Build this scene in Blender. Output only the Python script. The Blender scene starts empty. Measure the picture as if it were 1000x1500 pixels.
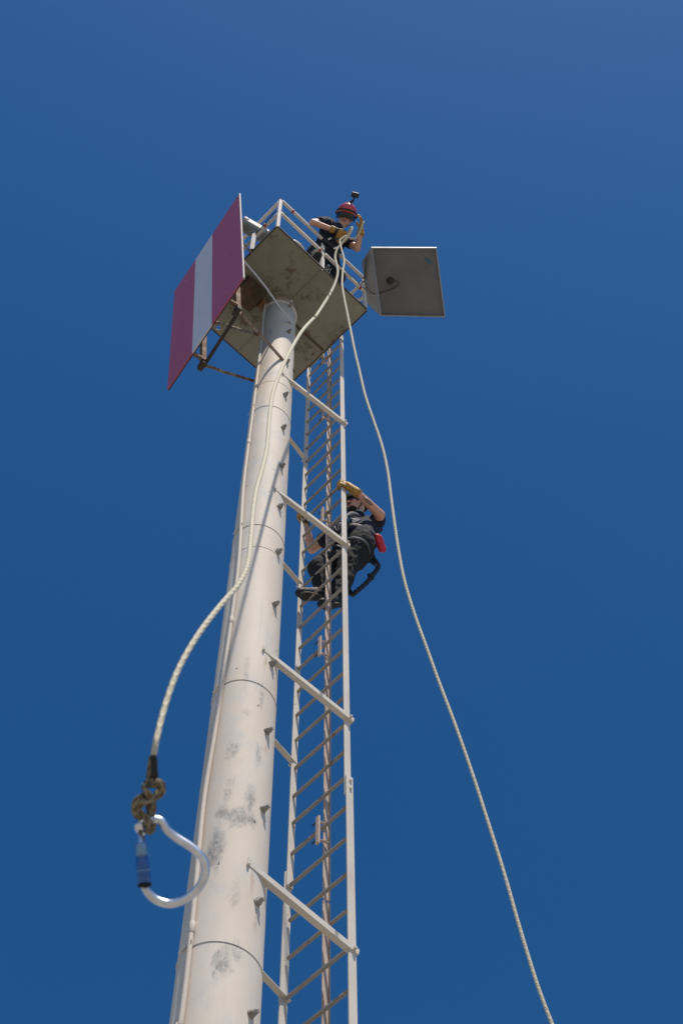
import bpy, bmesh, math, random
from mathutils import Vector, Matrix, noise
random.seed(4)
R = math.radians
S = bpy.context.scene
C = S.collection

# ------------------------------------------------------------------ camera
F, PITCH, ROLL = 2083.0, 1.06806575, 0.0107115837      # focal length in photo pixels (50 mm lens), tilt, roll
CAM = Vector((0, 0, 1.6))
cp, sp, cr, sr = math.cos(PITCH), math.sin(PITCH), math.cos(ROLL), math.sin(ROLL)
FWD, RIGHT, UP = Vector((0, cp, sp)), Vector((cr, sr*sp, -sr*cp)), Vector((sr, -cr*sp, cr*cp))
cam = bpy.data.cameras.new('camera')
camo = bpy.data.objects.new('camera', cam); C.objects.link(camo)
m = Matrix((RIGHT, UP, -FWD)).transposed().to_4x4(); m.translation = CAM
camo.matrix_world = m
cam.sensor_fit = 'VERTICAL'; cam.sensor_height = 36.0; cam.sensor_width = 24.0
cam.lens = F/1500*36
cam.clip_start = 0.05; cam.clip_end = 5000
cam.dof.use_dof = True; cam.dof.focus_distance = 12.0; cam.dof.aperture_fstop = 12.0
S.camera = camo

# ------------------------------------------------------------------ sky, sun, exposure
SUN_EL = R(65)
SUN_AZ = Vector((0.38, -0.925)).normalized()            # where the sun stands, seen from above
w = bpy.data.worlds.new('World'); S.world = w; w.use_nodes = True
nt = w.node_tree; nt.nodes.clear()
sky = nt.nodes.new('ShaderNodeTexSky'); sky.sky_type = 'NISHITA'; sky.sun_disc = False
sky.sun_elevation = SUN_EL; sky.sun_rotation = math.atan2(SUN_AZ.x, SUN_AZ.y)
sky.air_density = 1.0; sky.dust_density = 0.82; sky.ozone_density = 6.0; sky.altitude = 300
hs = nt.nodes.new('ShaderNodeHueSaturation'); hs.inputs['Saturation'].default_value = 1.16; hs.inputs['Hue'].default_value = 0.493
bgn = nt.nodes.new('ShaderNodeBackground'); bgn.inputs['Strength'].default_value = 0.072
wo = nt.nodes.new('ShaderNodeOutputWorld')
gmn = nt.nodes.new('ShaderNodeGamma'); gmn.inputs['Gamma'].default_value = 1.25
nt.links.new(sky.outputs[0], gmn.inputs[0]); nt.links.new(gmn.outputs[0], hs.inputs['Color']); nt.links.new(hs.outputs[0], bgn.inputs[0]); nt.links.new(bgn.outputs[0], wo.inputs[0])
sd = bpy.data.lights.new('sun', 'SUN'); sd.energy = 4.8; sd.angle = R(0.6); sd.color = (1, 0.91, 0.79)
so = bpy.data.objects.new('sun', sd); C.objects.link(so)
sv = Vector((SUN_AZ.x*math.cos(SUN_EL), SUN_AZ.y*math.cos(SUN_EL), math.sin(SUN_EL)))
so.rotation_euler = sv.to_track_quat('Z', 'Y').to_euler(); so.location = (3, -6, 20)
S.view_settings.view_transform = 'Standard'; S.view_settings.look = 'None'
S.view_settings.exposure = 0.0; S.view_settings.gamma = 1.0; S.view_settings.use_curve_mapping = False

# ------------------------------------------------------------------ photo pixels to places
def ray(x, y):
    return (FWD + RIGHT*((x-500)/F) + UP*((750-y)/F)).normalized()
def at_z(x, y, z):
    r = ray(x, y); return CAM + r*((z-CAM.z)/r.z)
def at_plane(x, y, P, n):
    r = ray(x, y); return CAM + r*((P-CAM).dot(n)/r.dot(n))
def at_dist(x, y, d): return CAM + ray(x, y)*d

# main dimensions, metres
KS = 1.105                                             # metres per survey unit for the tower head
COL = Vector((-0.598, 5.137, 0))*KS; H = 1.6+(15.168-1.6)*KS; SIDE = 1.2356*KS; HD = SIDE/2**.5
PN = Vector((COL.x, COL.y-HD, H)); PR = Vector((COL.x+HD, COL.y, H)); PF = Vector((COL.x, COL.y+HD, H)); PL = Vector((COL.x-HD, COL.y, H))
YAW = 0.8201453
RD = Vector((math.cos(YAW), -math.sin(YAW), 0)); ND = Vector((math.sin(YAW), math.cos(YAW), 0))   # along a rung, away from the column
LR = Vector((0.0107, 6.0397, 0)); LW = 0.52235; LL = LR - RD*LW
def rad(z): return (0.2335 - 0.0046*((z-1.6)/KS+1.6))*KS
def on_col(x, y, off=0.0):                              # first hit of the pixel's ray with the column's skin
    r = ray(x, y); z = 8.0
    for _ in range(30):
        q = rad(z)+off
        ox, oy = CAM.x-COL.x, CAM.y-COL.y
        a = r.x**2+r.y**2; b = 2*(ox*r.x+oy*r.y); c = ox*ox+oy*oy-q*q
        d = max(b*b-4*a*c, 0); t = (-b-math.sqrt(d))/(2*a); z = CAM.z+r.z*t
    return CAM + r*t

# ------------------------------------------------------------------ node helpers
def newmat(name):
    m = bpy.data.materials.new(name); m.use_nodes = True
    return m, m.node_tree, m.node_tree.nodes['Principled BSDF']
def N(nt, t, **kw):
    n = nt.nodes.new(t)
    for k, v in kw.items():
        if k in n.inputs: n.inputs[k].default_value = v
        else: setattr(n, k, v)
    return n
def pos(nt, sc=(1, 1, 1), off=(0, 0, 0)):
    g = N(nt, 'ShaderNodeNewGeometry'); mp = N(nt, 'ShaderNodeMapping')
    mp.inputs['Scale'].default_value = sc; mp.inputs['Location'].default_value = off
    nt.links.new(g.outputs['Position'], mp.inputs['Vector']); return mp.outputs[0]
def nz(nt, vec, scale, detail=4, rough=.55, dist=0):
    n = N(nt, 'ShaderNodeTexNoise'); n.inputs['Scale'].default_value = scale; n.inputs['Detail'].default_value = detail
    n.inputs['Roughness'].default_value = rough; n.inputs['Distortion'].default_value = dist
    nt.links.new(vec, n.inputs['Vector']); return n.outputs['Fac']
def step(nt, fac, a, b, lo=0., hi=1.):
    r = N(nt, 'ShaderNodeMapRange'); r.clamp = True; r.interpolation_type = 'SMOOTHSTEP'
    for i, v in zip((1, 2, 3, 4), (a, b, lo, hi)): r.inputs[i].default_value = v
    nt.links.new(fac, r.inputs[0]); return r.outputs[0]
def mth(nt, op, a, b=None):
    n = N(nt, 'ShaderNodeMath'); n.operation = op
    for i, v in enumerate((a, b)):
        if v is None: continue
        if isinstance(v, (int, float)): n.inputs[i].default_value = v
        else: nt.links.new(v, n.inputs[i])
    return n.outputs[0]
def mix(nt, fac, a, b):
    n = N(nt, 'ShaderNodeMix'); n.data_type = 'RGBA'
    if isinstance(fac, (int, float)): n.inputs[0].default_value = fac
    else: nt.links.new(fac, n.inputs[0])
    for i, v in ((6, a), (7, b)):
        if isinstance(v, tuple): n.inputs[i].default_value = (*v, 1)
        else: nt.links.new(v, n.inputs[i])
    return n.outputs[2]
def bump(nt, bs, h, strength=.3, dist=.003):
    b = N(nt, 'ShaderNodeBump'); b.inputs['Strength'].default_value = strength; b.inputs['Distance'].default_value = dist
    nt.links.new(h, b.inputs['Height']); nt.links.new(b.outputs[0], bs.inputs['Normal'])

RUST1, RUST2 = (0.11, 0.05, 0.027), (0.24, 0.12, 0.06)
def rust_col(nt, k=1.0):
    return mix(nt, nz(nt, pos(nt), 38*k, 6), RUST1, RUST2)
def painted(name, col, rust=.64, scale=7, rough=.55, grime=.25, grimecol=(.22, .22, .21), soft=.05, metal=0):
    m, nt, bs = newmat(name)
    n1 = nz(nt, pos(nt), 3.1, 5)
    c = mix(nt, step(nt, n1, .3, .75, 0, grime), col, grimecol)
    fine = nz(nt, pos(nt), 60, 4)
    c = mix(nt, step(nt, fine, .35, .8, 0, .18), c, tuple(v*.6 for v in col))
    if rust < 1:
        rm = step(nt, nz(nt, pos(nt), scale, 7, .68), rust, rust+soft)
        c = mix(nt, rm, c, rust_col(nt))
        nt.links.new(step(nt, rm, 0, 1, rough, .9), bs.inputs['Roughness'])
    else: bs.inputs['Roughness'].default_value = rough
    bs.inputs['Metallic'].default_value = metal
    nt.links.new(c, bs.inputs['Base Color'])
    bump(nt, bs, fine, .25, .002)
    return m
def plain(name, col, rough=.6, var=.25, scale=30, metal=0, bumpk=.2, coat=0):
    m, nt, bs = newmat(name)
    n = nz(nt, pos(nt), scale, 4)
    nt.links.new(mix(nt, step(nt, n, .3, .75), tuple(v*(1-var) for v in col), tuple(min(1, v*(1+var)) for v in col)), bs.inputs['Base Color'])
    bs.inputs['Roughness'].default_value = rough; bs.inputs['Metallic'].default_value = metal
    bs.inputs['Coat Weight'].default_value = coat
    if bumpk: bump(nt, bs, n, bumpk, .002)
    return m

def column_mat():
    m, nt, bs = newmat('column_paint')
    P = pos(nt)
    base = mix(nt, step(nt, nz(nt, pos(nt, (1, 1, .35)), 2.2, 4), .35, .7), (.60, .52, .435), (.66, .585, .505))
    # thin vertical run marks and chalky blue grey wear
    streak = nz(nt, pos(nt, (16, 16, .8)), 1.6, 5, .6)
    base = mix(nt, step(nt, streak, .54, .74, 0, .38), base, (.50, .48, .45))
    dull = nz(nt, pos(nt, (1, 1, .5)), 5.5, 6, .65)
    base = mix(nt, step(nt, dull, .47, .70, 0, .55), base, (.44, .455, .475))
    # the scuffed patches, where the photograph has them
    smear = nz(nt, pos(nt, (1, 1, .55), (2, 7, 1)), 11, 8, .74, 1.2)
    tot = None
    for (x, y, sx, sz, k) in SMUDGE:
        c = on_col(x, y)
        mp = N(nt, 'ShaderNodeMapping'); mp.vector_type = 'TEXTURE'
        mp.inputs['Location'].default_value = c; mp.inputs['Scale'].default_value = (sx, sx, sz)
        nt.links.new(P, mp.inputs['Vector'])
        ln = N(nt, 'ShaderNodeVectorMath'); ln.operation = 'LENGTH'; nt.links.new(mp.outputs[0], ln.inputs[0])
        s = step(nt, ln.outputs['Value'], .0, 1.5, k, 0.)
        tot = s if tot is None else mth(nt, 'MAXIMUM', tot, s)
    sm = step(nt, mth(nt, 'ADD', mth(nt, 'MULTIPLY', tot, .54), smear), .64, .98)
    grit = nz(nt, pos(nt, (1, 1, .4), (1, 1, 1)), 48, 6, .75)
    base = mix(nt, mth(nt, 'MULTIPLY', sm, step(nt, grit, .36, .62, .25, .95)), base, mix(nt, nz(nt, P, 9, 3), (.20, .21, .22), (.27, .245, .22)))
    fine = nz(nt, pos(nt, (1, 1, .45), (4, 4, 4)), 70, 5, .7)
    runs = None
    for (x, y) in RUNS:
        c = on_col(x, y)-Vector((0, 0, .13))
        mp = N(nt, 'ShaderNodeMapping'); mp.vector_type = 'TEXTURE'
        mp.inputs['Location'].default_value = c; mp.inputs['Scale'].default_value = (.030, .030, .16)
        nt.links.new(P, mp.inputs['Vector'])
        ln = N(nt, 'ShaderNodeVectorMath'); ln.operation = 'LENGTH'; nt.links.new(mp.outputs[0], ln.inputs[0])
        q = step(nt, ln.outputs['Value'], .1, 1.0, 1, 0.)
        runs = q if runs is None else mth(nt, 'MAXIMUM', runs, q)
    base = mix(nt, mth(nt, 'MULTIPLY', runs, step(nt, nz(nt, pos(nt, (1, 1, .15)), 50, 4, .6), .42, .68, 0, .6)), base, (.36, .20, .10))
    spot = nz(nt, pos(nt, (1, 1, .55), (3, 1, 2)), 21, 3, .5)
    base = mix(nt, step(nt, spot, .735, .755), base, (.10, .085, .075))
    nt.links.new(base, bs.inputs['Base Color']); bs.inputs['Roughness'].default_value = .72; bs.inputs['Specular IOR Level'].default_value = .3
    bump(nt, bs, mth(nt, 'ADD', nz(nt, P, 45, 4), mth(nt, 'MULTIPLY', dull, 1.5)), .22, .003)
    return m
RUNS = [(376, 1322), (390.4, 1072), (401.5, 886), (411.5, 683.5), (417, 579), (372, 1270), (390, 953), (404, 716), (430, 546), (340, 905), (352, 770)]
SMUDGE = [(347, 1196, .10, .11, 1.0), (326, 1192, .06, .09, .9), (368, 1200, .06, .09, .9), (314, 1245, .07, .24, 1.0), (325, 1408, .07, .16, .9), (346, 1396, .05, .12, .6),
          (339, 1098, .06, .14, .75), (360, 1043, .05, .08, .6), (336, 1152, .05, .16, .65), (384, 1018, .03, .25, .6),
          (378, 1104, .04, .14, .6), (360, 985, .04, .25, .6), (366, 1172, .05, .18, .8), (395, 1205, .02, .25, .8), (345, 1312, .05, .2, .45)]

def deck_mat():
    m, nt, bs = newmat('deck_underside_paint')
    c = mix(nt, step(nt, nz(nt, pos(nt), 2.6, 5), .3, .72), (.265, .245, .19), (.21, .20, .15))
    c = mix(nt, step(nt, nz(nt, pos(nt), 11, 6, .7), .5, .75, 0, .3), c, (.14, .13, .09))
    rm = step(nt, nz(nt, pos(nt, (1, 1, 1), (.35, .2, 0)), 3.0, 9, .78), .52, .64)
    c = mix(nt, mth(nt, 'MULTIPLY', rm, .85), c, mix(nt, nz(nt, pos(nt), 30, 5), (.05, .032, .02), (.15, .085, .045)))
    nt.links.new(c, bs.inputs['Base Color']); bs.inputs['Roughness'].default_value = .7
    bump(nt, bs, nz(nt, pos(nt), 40, 5), .3, .003)
    return m
def sign_mat(name, col, worn):
    m, nt, bs = newmat(name)
    c = mix(nt, step(nt, nz(nt, pos(nt), 1.7, 4), .3, .7, 0, .3), col, worn)
    chip = nz(nt, pos(nt, (1, 1, .5)), 26, 4, .6)
    c = mix(nt, step(nt, chip, .685, .70), c, (.16, .07, .08))
    scratch = nz(nt, pos(nt, (5, 5, .6)), 9, 4, .6)
    c = mix(nt, step(nt, scratch, .62, .8, 0, .35), c, tuple(v*.7 for v in col))
    nt.links.new(c, bs.inputs['Base Color']); bs.inputs['Roughness'].default_value = .42
    bump(nt, bs, chip, .15, .002)
    return m
def rope_mat(name, ca, cb, cc, freq):
    m, nt, bs = newmat(name)
    uv = N(nt, 'ShaderNodeUVMap'); sx = N(nt, 'ShaderNodeSeparateXYZ'); nt.links.new(uv.outputs[0], sx.inputs[0])
    u, v = sx.outputs[0], sx.outputs[1]
    def diag(sg):
        a = mth(nt, 'ADD', mth(nt, 'MULTIPLY', v, freq), mth(nt, 'MULTIPLY', u, 3.0*sg))
        return mth(nt, 'SINE', mth(nt, 'MULTIPLY', a, 6.2832))
    d1, d2 = diag(1), diag(-1)
    h = mth(nt, 'MAXIMUM', d1, d2)
    c = mix(nt, step(nt, h, -.2, .6), cc, ca)
    n = nz(nt, pos(nt), 60, 2)
    c = mix(nt, mth(nt, 'MULTIPLY', step(nt, d1, .55, .8), step(nt, n, .45, .55)), c, cb)
    nt.links.new(c, bs.inputs['Base Color']); bs.inputs['Roughness'].default_value = .85
    bump(nt, bs, h, .5, .002)
    return m

M = {}
M['column'] = column_mat()
M['cream'] = painted('cream_rail_paint', (.66, .60, .53), .70, 9, .5, .3, (.40, .38, .36))
M['ladder'] = painted('ladder_paint', (.62, .56, .485), .665, 10, .6, .4, (.38, .36, .33))
M['bolt'] = painted('weathered_bolt', (.30, .28, .255), .6, 30, .7, .5, (.14, .13, .12), .1)
M['rung'] = painted('worn_rung_paint', (.29, .26, .225), .60, 12, .6, .5, (.2, .18, .16), .1)
M['pipe'] = painted('conduit_paint', (.56, .49, .42), .8, 9, .75, .3, (.45, .42, .4))
M['pinkrust'] = painted('faded_red_primer', (.50, .385, .315), .60, 14, .75, .5, (.30, .2, .15), .12)
M['rusty'] = painted('rusty_angle_iron', (.34, .26, .19), .42, 11, .85, .6, (.14, .09, .06), .14)
M['veryrusty'] = painted('rusted_plate', (.10, .07, .045), .5, 9, .9, .8, (.035, .025, .018), .2)
M['dark_iron'] = painted('dark_rusted_iron', (.045, .035, .028), .58, 14, .8, .4, (.02, .02, .02), .2)
M['deck'] = deck_mat()
M['magenta'] = sign_mat('faded_magenta_paint', (.355, .058, .098), (.40, .09, .13))
M['signwhite'] = sign_mat('faded_white_paint', (.52, .52, .56), (.42, .43, .48))
M['edgewhite'] = painted('bare_board_edge', (.62, .52, .48), .62, 20, .7)
M['alu'] = painted('weathered_aluminium', (.30, .31, .325), 1.1, 5, .5, .6, (.16, .165, .175), metal=.2)
M['backsheet'] = painted('grey_back_sheet', (.145, .152, .165), 1.1, 4, .6, .6, (.085, .088, .095))
M['cell'] = plain('solar_cell', (.012, .018, .05), .15, .3, 8)
M['black'] = plain('black_plastic', (.012, .012, .013), .5, .3)
M['redtape'] = plain('red_tape', (.35, .03, .03), .5, .2)
M['tealtape'] = plain('teal_tape', (.03, .13, .19), .5, .2)
M['glass'] = plain('teal_lens', (.03, .16, .19), .12, .2)
M['lamp'] = plain('grey_lamp_housing', (.22, .235, .245), .6, .25, 12)
M['skin'] = plain('skin', (.56, .30, .21), .5, .12, 25)
M['tattoo'] = plain('inked_skin', (.22, .14, .12), .55, .3, 40)
M['navy'] = plain('navy_cotton', (.008, .011, .030), .9, .4, 14)
M['trouser'] = plain('black_work_cotton', (.0085, .0088, .0092), .9, .4, 12)
M['strap'] = plain('black_webbing', (.010, .010, .012), .7, .3, 60)
M['webbing'] = plain('grey_webbing', (.05, .055, .07), .7, .3, 60)
M['bluestrap'] = plain('navy_webbing', (.03, .045, .10), .65, .3, 40)
M['glove'] = plain('yellow_leather', (.40, .215, .035), .6, .35, 40)
M['glovedark'] = plain('dark_glove_back', (.03, .028, .025), .7, .3, 40)
M['helmet'] = plain('red_helmet_shell', (.50, .035, .015), .22, .12, 6, coat=.5, bumpk=0)
M['visor'] = plain('smoked_visor', (.008, .009, .012), .06, .2, 5, bumpk=0)
M['lip'] = plain('lip', (.33, .12, .10), .5, .1)
M['beard'] = plain('dark_beard', (.03, .018, .012), .9, .3, 60)
M['sole'] = plain('rubber_sole', (.03, .028, .026), .8, .4, 40)
M['pouch'] = plain('red_nylon', (.55, .02, .045), .6, .2, 20)
M['orange'] = plain('orange_tag', (.75, .25, .02), .6, .1)
M['teal'] = plain('teal_anodised', (.04, .25, .27), .3, .1, metal=.6)
M['silver'] = plain('brushed_aluminium', (.66, .67, .71), .33, .12, 60, metal=1, bumpk=.05)
M['bluemetal'] = plain('blue_anodised', (.015, .10, .34), .3, .12, 20, metal=.25, bumpk=0, coat=.4)
M['paleblue'] = plain('pale_blue_anodised', (.16, .30, .50), .3, .1, 20, metal=.5, bumpk=0)
M['redmetal'] = plain('red_anodised', (.5, .04, .02), .3, .1, metal=.7)
M['tub'] = plain('white_plastic', (.7, .67, .6), .5, .08, 10)
M['rope'] = rope_mat('cream_rope', (.56, .51, .39), (.44, .38, .25), (.49, .44, .32), 30)
M['ropecamo'] = rope_mat('camouflage_rope', (.24, .195, .125), (.07, .085, .04), (.10, .06, .035), 45)
M['ropeblack'] = plain('black_rope_whipping', (.018, .016, .014), .8, .3)

# ------------------------------------------------------------------ object helpers
def link_mesh(name, me, mat, parent=None, smooth=False):
    o = bpy.data.objects.new(name, me); C.objects.link(o)
    if mat and not me.materials: me.materials.append(M[mat])
    if parent is not None: o.parent = parent
    if smooth:
        for p in me.polygons: p.use_smooth = True
    return o
def world_loc(o):
    v = Vector((0, 0, 0))
    while o is not None: v += o.location; o = o.parent
    return v
def obj(name, bm, mat, parent=None, smooth=False):
    """geometry in bm is in world coordinates; the mesh is stored relative to its parent"""
    if parent is not None: bmesh.ops.translate(bm, verts=bm.verts, vec=-world_loc(parent))
    bmesh.ops.recalc_face_normals(bm, faces=bm.faces)
    me = bpy.data.meshes.new(name); bm.to_mesh(me); bm.free()
    return link_mesh(name, me, mat, parent, smooth)
def thing(name, label, cat, loc=(0, 0, 0), group=None):
    o = bpy.data.objects.new(name, None); C.objects.link(o); o.location = loc; o.empty_display_size = .1
    o['label'] = label; o['category'] = cat
    if group: o['group'] = group
    return o
def tag(o, label, cat, group=None):
    o['label'] = label; o['category'] = cat
    if group: o['group'] = group
    return o
def frame(d, hint=Vector((0, 0, 1))):
    d = d.normalized()
    if abs(d.dot(hint)) > .99: hint = Vector((0, 1, 0)) if abs(d.y) < .9 else Vector((1, 0, 0))
    x = d.cross(hint).normalized(); return x, x.cross(d).normalized(), d     # side, up, along
def bar(bm, a, b, wd, ht, hint=Vector((0, 0, 1)), bev=.003):
    """rectangular bar from a to b"""
    x, y, d = frame(b-a, hint)
    t = bmesh.ops.create_cube(bm, size=1)['verts']
    L = (b-a).length
    mt = Matrix((x*wd, y*ht, d*L)).transposed().to_4x4(); mt.translation = (a+b)/2
    bmesh.ops.transform(bm, matrix=mt, verts=t)
    if bev:
        es = list({e for v in t for e in v.link_edges}); bmesh.ops.bevel(bm, geom=es, offset=bev, segments=1, affect='EDGES')
    return bm
def bars(*a, **k): return bar(bmesh.new(), *a, **k)
def angle_iron(a, b, leg, th, hint=Vector((0, 0, 1)), flip=1):
    x, y, d = frame(b-a, hint); bm = bmesh.new()
    pr = [(0, 0), (leg, 0), (leg, th), (th, th), (th, leg), (0, leg)]
    va = [bm.verts.new(a + x*u*flip + y*v) for u, v in pr]; vb = [bm.verts.new(b + x*u*flip + y*v) for u, v in pr]
    n = len(pr)
    for i in range(n): bm.faces.new((va[i], va[(i+1) % n], vb[(i+1) % n], vb[i]))
    bm.faces.new(va); bm.faces.new(vb)
    return bm
def smoothpath(pts, n=8):
    out = []
    P = [pts[0]*2-pts[1]] + list(pts) + [pts[-1]*2-pts[-2]]
    for i in range(1, len(P)-2):
        p0, p1, p2, p3 = P[i-1:i+3]
        for k in range(n):
            t = k/n
            out.append(.5*((2*p1)+(p2-p0)*t+(2*p0-5*p1+4*p2-p3)*t*t+(3*p1-p0-3*p2+p3)*t**3))
    out.append(pts[-1].copy()); return out
def tube(bm, pts, rads, seg=10, closed=False, flat=1.0, hint=None, cap=True):
    """sweep a round (or flattened) section along pts; writes uv (u around, v metres along)"""
    if isinstance(rads, (int, float)): rads = [rads]*len(pts)
    uvl = bm.loops.layers.uv.verify()
    n = len(pts); rings = []; ln = [0.]
    for i in range(1, n): ln.append(ln[-1]+(pts[i]-pts[i-1]).length)
    t0 = (pts[1]-pts[0]).normalized()
    nrm = frame(t0)[0] if hint is None else (hint-t0*hint.dot(t0)).normalized()
    for i in range(n):
        if closed: t = pts[(i+1) % n]-pts[i-1]
        else: t = pts[min(i+1, n-1)]-pts[max(i-1, 0)]
        t.normalize()
        nrm = (nrm - t*nrm.dot(t))
        if nrm.length < 1e-6: nrm = frame(t)[0]
        nrm.normalize(); bn = t.cross(nrm)
        rings.append([bm.verts.new(pts[i] + (nrm*math.cos(a)*flat + bn*math.sin(a))*rads[i]) for a in (2*math.pi*k/seg for k in range(seg))])
    m = n if closed else n-1
    for i in range(m):
        A, B = rings[i], rings[(i+1) % n]
        for k in range(seg):
            f = bm.faces.new((A[k], A[(k+1) % seg], B[(k+1) % seg], B[k]))
            for lp, (uu, vv) in zip(f.loops, ((k, i), (k+1, i), (k+1, i+1), (k, i+1))):
                lp[uvl].uv = (uu/seg, ln[vv] if vv < n else ln[-1])
    if cap and not closed: bm.faces.new(rings[0]); bm.faces.new(rings[-1])
    return bm
def tubes(*a, **k): return tube(bmesh.new(), *a, **k)
def lathe(bm, c, prof, axis=Vector((0, 0, 1)), seg=24, cap=True):
    x, y, d = frame(axis, Vector((0, 1, 0)))
    rings = [[bm.verts.new(c + d*h + (x*math.cos(2*math.pi*k/seg)+y*math.sin(2*math.pi*k/seg))*r) for k in range(seg)] for r, h in prof]
    for A, B in zip(rings, rings[1:]):
        for k in range(seg): bm.faces.new((A[k], A[(k+1) % seg], B[(k+1) % seg], B[k]))
    if cap: bm.faces.new(rings[0]); bm.faces.new(rings[-1])
    return bm
def lathes(*a, **k): return lathe(bmesh.new(), *a, **k)
def slab(corners, th, nrm, bev=0):
    """flat plate through the corners, th thick towards nrm"""
    bm = bmesh.new(); a = [bm.verts.new(c) for c in corners]; b = [bm.verts.new(c+nrm*th) for c in corners]
    n = len(a)
    bm.faces.new(a); bm.faces.new(b)
    for i in range(n): bm.faces.new((a[i], a[(i+1) % n], b[(i+1) % n], b[i]))
    if bev: bmesh.ops.bevel(bm, geom=list(bm.edges), offset=bev, segments=1, affect='EDGES')
    return bm
# soft bodies: tapered capsules and ellipsoids fused into one skin
def cone_caps(bm, a, b, ra, rb):
    d = b-a; L = max(d.length, 1e-4); pts = []; rs = []
    dn = d/L
    for k in (-80, -55, -28): pts.append(a+dn*ra*math.sin(R(k))); rs.append(ra*math.cos(R(k)))
    for k in (0, .25, .5, .75, 1): pts.append(a+d*k); rs.append(ra+(rb-ra)*k)
    for k in (28, 55, 80): pts.append(b+dn*rb*math.sin(R(k))); rs.append(rb*math.cos(R(k)))
    return tube(bm, pts, rs, 14)
def ell(bm, c, ax, ay, az):
    t = bmesh.ops.create_icosphere(bm, subdivisions=3, radius=1)['verts']
    mt = Matrix((ax, ay, az)).transposed().to_4x4(); mt.translation = c
    bmesh.ops.transform(bm, matrix=mt, verts=t)
def fuse(name, bm, mat, parent, vox=.008, smooth=4, wrinkle=0, wscale=14, cut=None):
    me = bpy.data.meshes.new('tmp'); bmesh.ops.recalc_face_normals(bm, faces=bm.faces); bm.to_mesh(me); bm.free()
    o = bpy.data.objects.new('tmp', me); C.objects.link(o)
    md = o.modifiers.new('r', 'REMESH'); md.mode = 'VOXEL'; md.voxel_size = vox
    if smooth:
        s = o.modifiers.new('s', 'SMOOTH'); s.factor = .5; s.iterations = smooth
    dg = bpy.context.evaluated_depsgraph_get()
    res = bpy.data.meshes.new_from_object(o.evaluated_get(dg))
    bpy.data.objects.remove(o); bpy.data.meshes.remove(me)
    res.name = name
    if wrinkle:
        nn = [v.normal.copy() for v in res.vertices]
        for v, n in zip(res.vertices, nn):
            q = v.co*wscale
            f = noise.noise(q + Vector((noise.noise(q*.5), noise.noise(q*.5+Vector((5, 2, 1))), 0))*2)
            f2 = 1-abs(noise.noise(q*1.7+Vector((9, 0, 4))))*2
            v.co += n*wrinkle*(f*.8+f2*.5)
    if parent is not None:
        off = world_loc(parent)
        for v in res.vertices: v.co -= off
    res.materials.clear()
    return link_mesh(name, res, mat, parent, True)

# ================================================================== SETTING
gm, gnt, gbs = newmat('pale_gravel_ground')
gnt.links.new(mix(gnt, nz(gnt, pos(gnt), 6, 8, .7), (.24, .22, .18), (.32, .295, .25)), gbs.inputs['Base Color'])
gbs.inputs['Roughness'].default_value = .9; bump(gnt, gbs, nz(gnt, pos(gnt), 40, 5), .4, .01)
M['ground'] = gm
bm = bmesh.new(); bmesh.ops.create_grid(bm, x_segments=8, y_segments=8, size=1500)
g = obj('ground', bm, 'ground'); g['kind'] = 'structure'

# ================================================================== COLUMN
col = thing('steel_column', 'tall cream painted round steel column with scuffed paint and stub bolts', 'column', COL)
prof = [(.36, 0), (.36, .03)] + [(rad(z), z) for z in (.031, 1, 2, 3, 4, 5, 6, 7, 8, 9, 10, 11, 12, 13, 14, 15, 16, H-.001)]
obj('shaft', lathes(COL, prof, seg=72), 'column', col, True)
for y in (559, 595, 769, 800, 1000, 1381):              # weld seams and wire straps that hold the conduit
    p = on_col(330 if y > 1100 else 390 if y < 700 else 375, y); z = p.z
    thick = y in (559, 800)
    r = rad(z)
    if thick:
        obj('weld_seam', lathes(COL, [(r-.004, z-.005), (r+.0025, z-.003), (r+.0025, z+.003), (r-.004, z+.005)], seg=64), 'column', col, True)
    else:
        pts = []
        for k in range(64):
            a = 2*math.pi*k/64
            pts.append(COL+Vector((math.cos(a)*(r+.002), math.sin(a)*(r+.002), z+.02*math.cos(a-R(200)))))
        obj('wire_strap', tubes(pts, .0026, 6, True), 'column', col, True)
# stub bolts: one mesh, placed down the side
def bolt_bm():
    bm = bmesh.new(); ax = Vector((1, 0, 0))
    lathe(bm, Vector((-.006, 0, 0)), [(.026, 0), (.026, .010), (.022, .013)], ax, 16)
    lathe(bm, Vector((.004, 0, 0)), [(.024, 0), (.025, .020), (.021, .025)], ax, 4)
    lathe(bm, Vector((.02, 0, 0)), [(.013, 0), (.013, .026), (.010, .030)], ax, 10)
    return bm
bolt_mesh = None
BOLTS = [(367, 1486), (376, 1322), (384.6, 1186), (390.4, 1072), (397, 973), (401.5, 886), (406, 809), (408.5, 743), (411.5, 683.5), (414, 627), (417, 579), (419.5, 531), (422, 487), (424, 449)]
bp = [on_col(*b) for b in BOLTS]
while bp[0].z > .6: bp.insert(0, bp[0]-Vector((0, 0, .72)))
for p in bp:
    a = math.atan2(p.y-COL.y, p.x-COL.x)
    if bolt_mesh is None:
        b0 = bolt_bm(); bmesh.ops.recalc_face_normals(b0, faces=b0.faces)
        bolt_mesh = bpy.data.meshes.new('stub_bolt'); b0.to_mesh(bolt_mesh); b0.free()
    o = link_mesh('stub_bolt', bolt_mesh, 'bolt', col)
    q = rad(p.z); o.location = Vector((math.cos(a)*q, math.sin(a)*q, p.z)); o.rotation_euler = (random.uniform(0, 1), 0, a)
obj('column_flange', lathes(COL, [(rad(H)+.004, H-.20), (rad(H)+.012, H-.195), (rad(H)+.012, H-.155), (rad(H)+.004, H-.15)], seg=64), 'cream', col, True)

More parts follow.
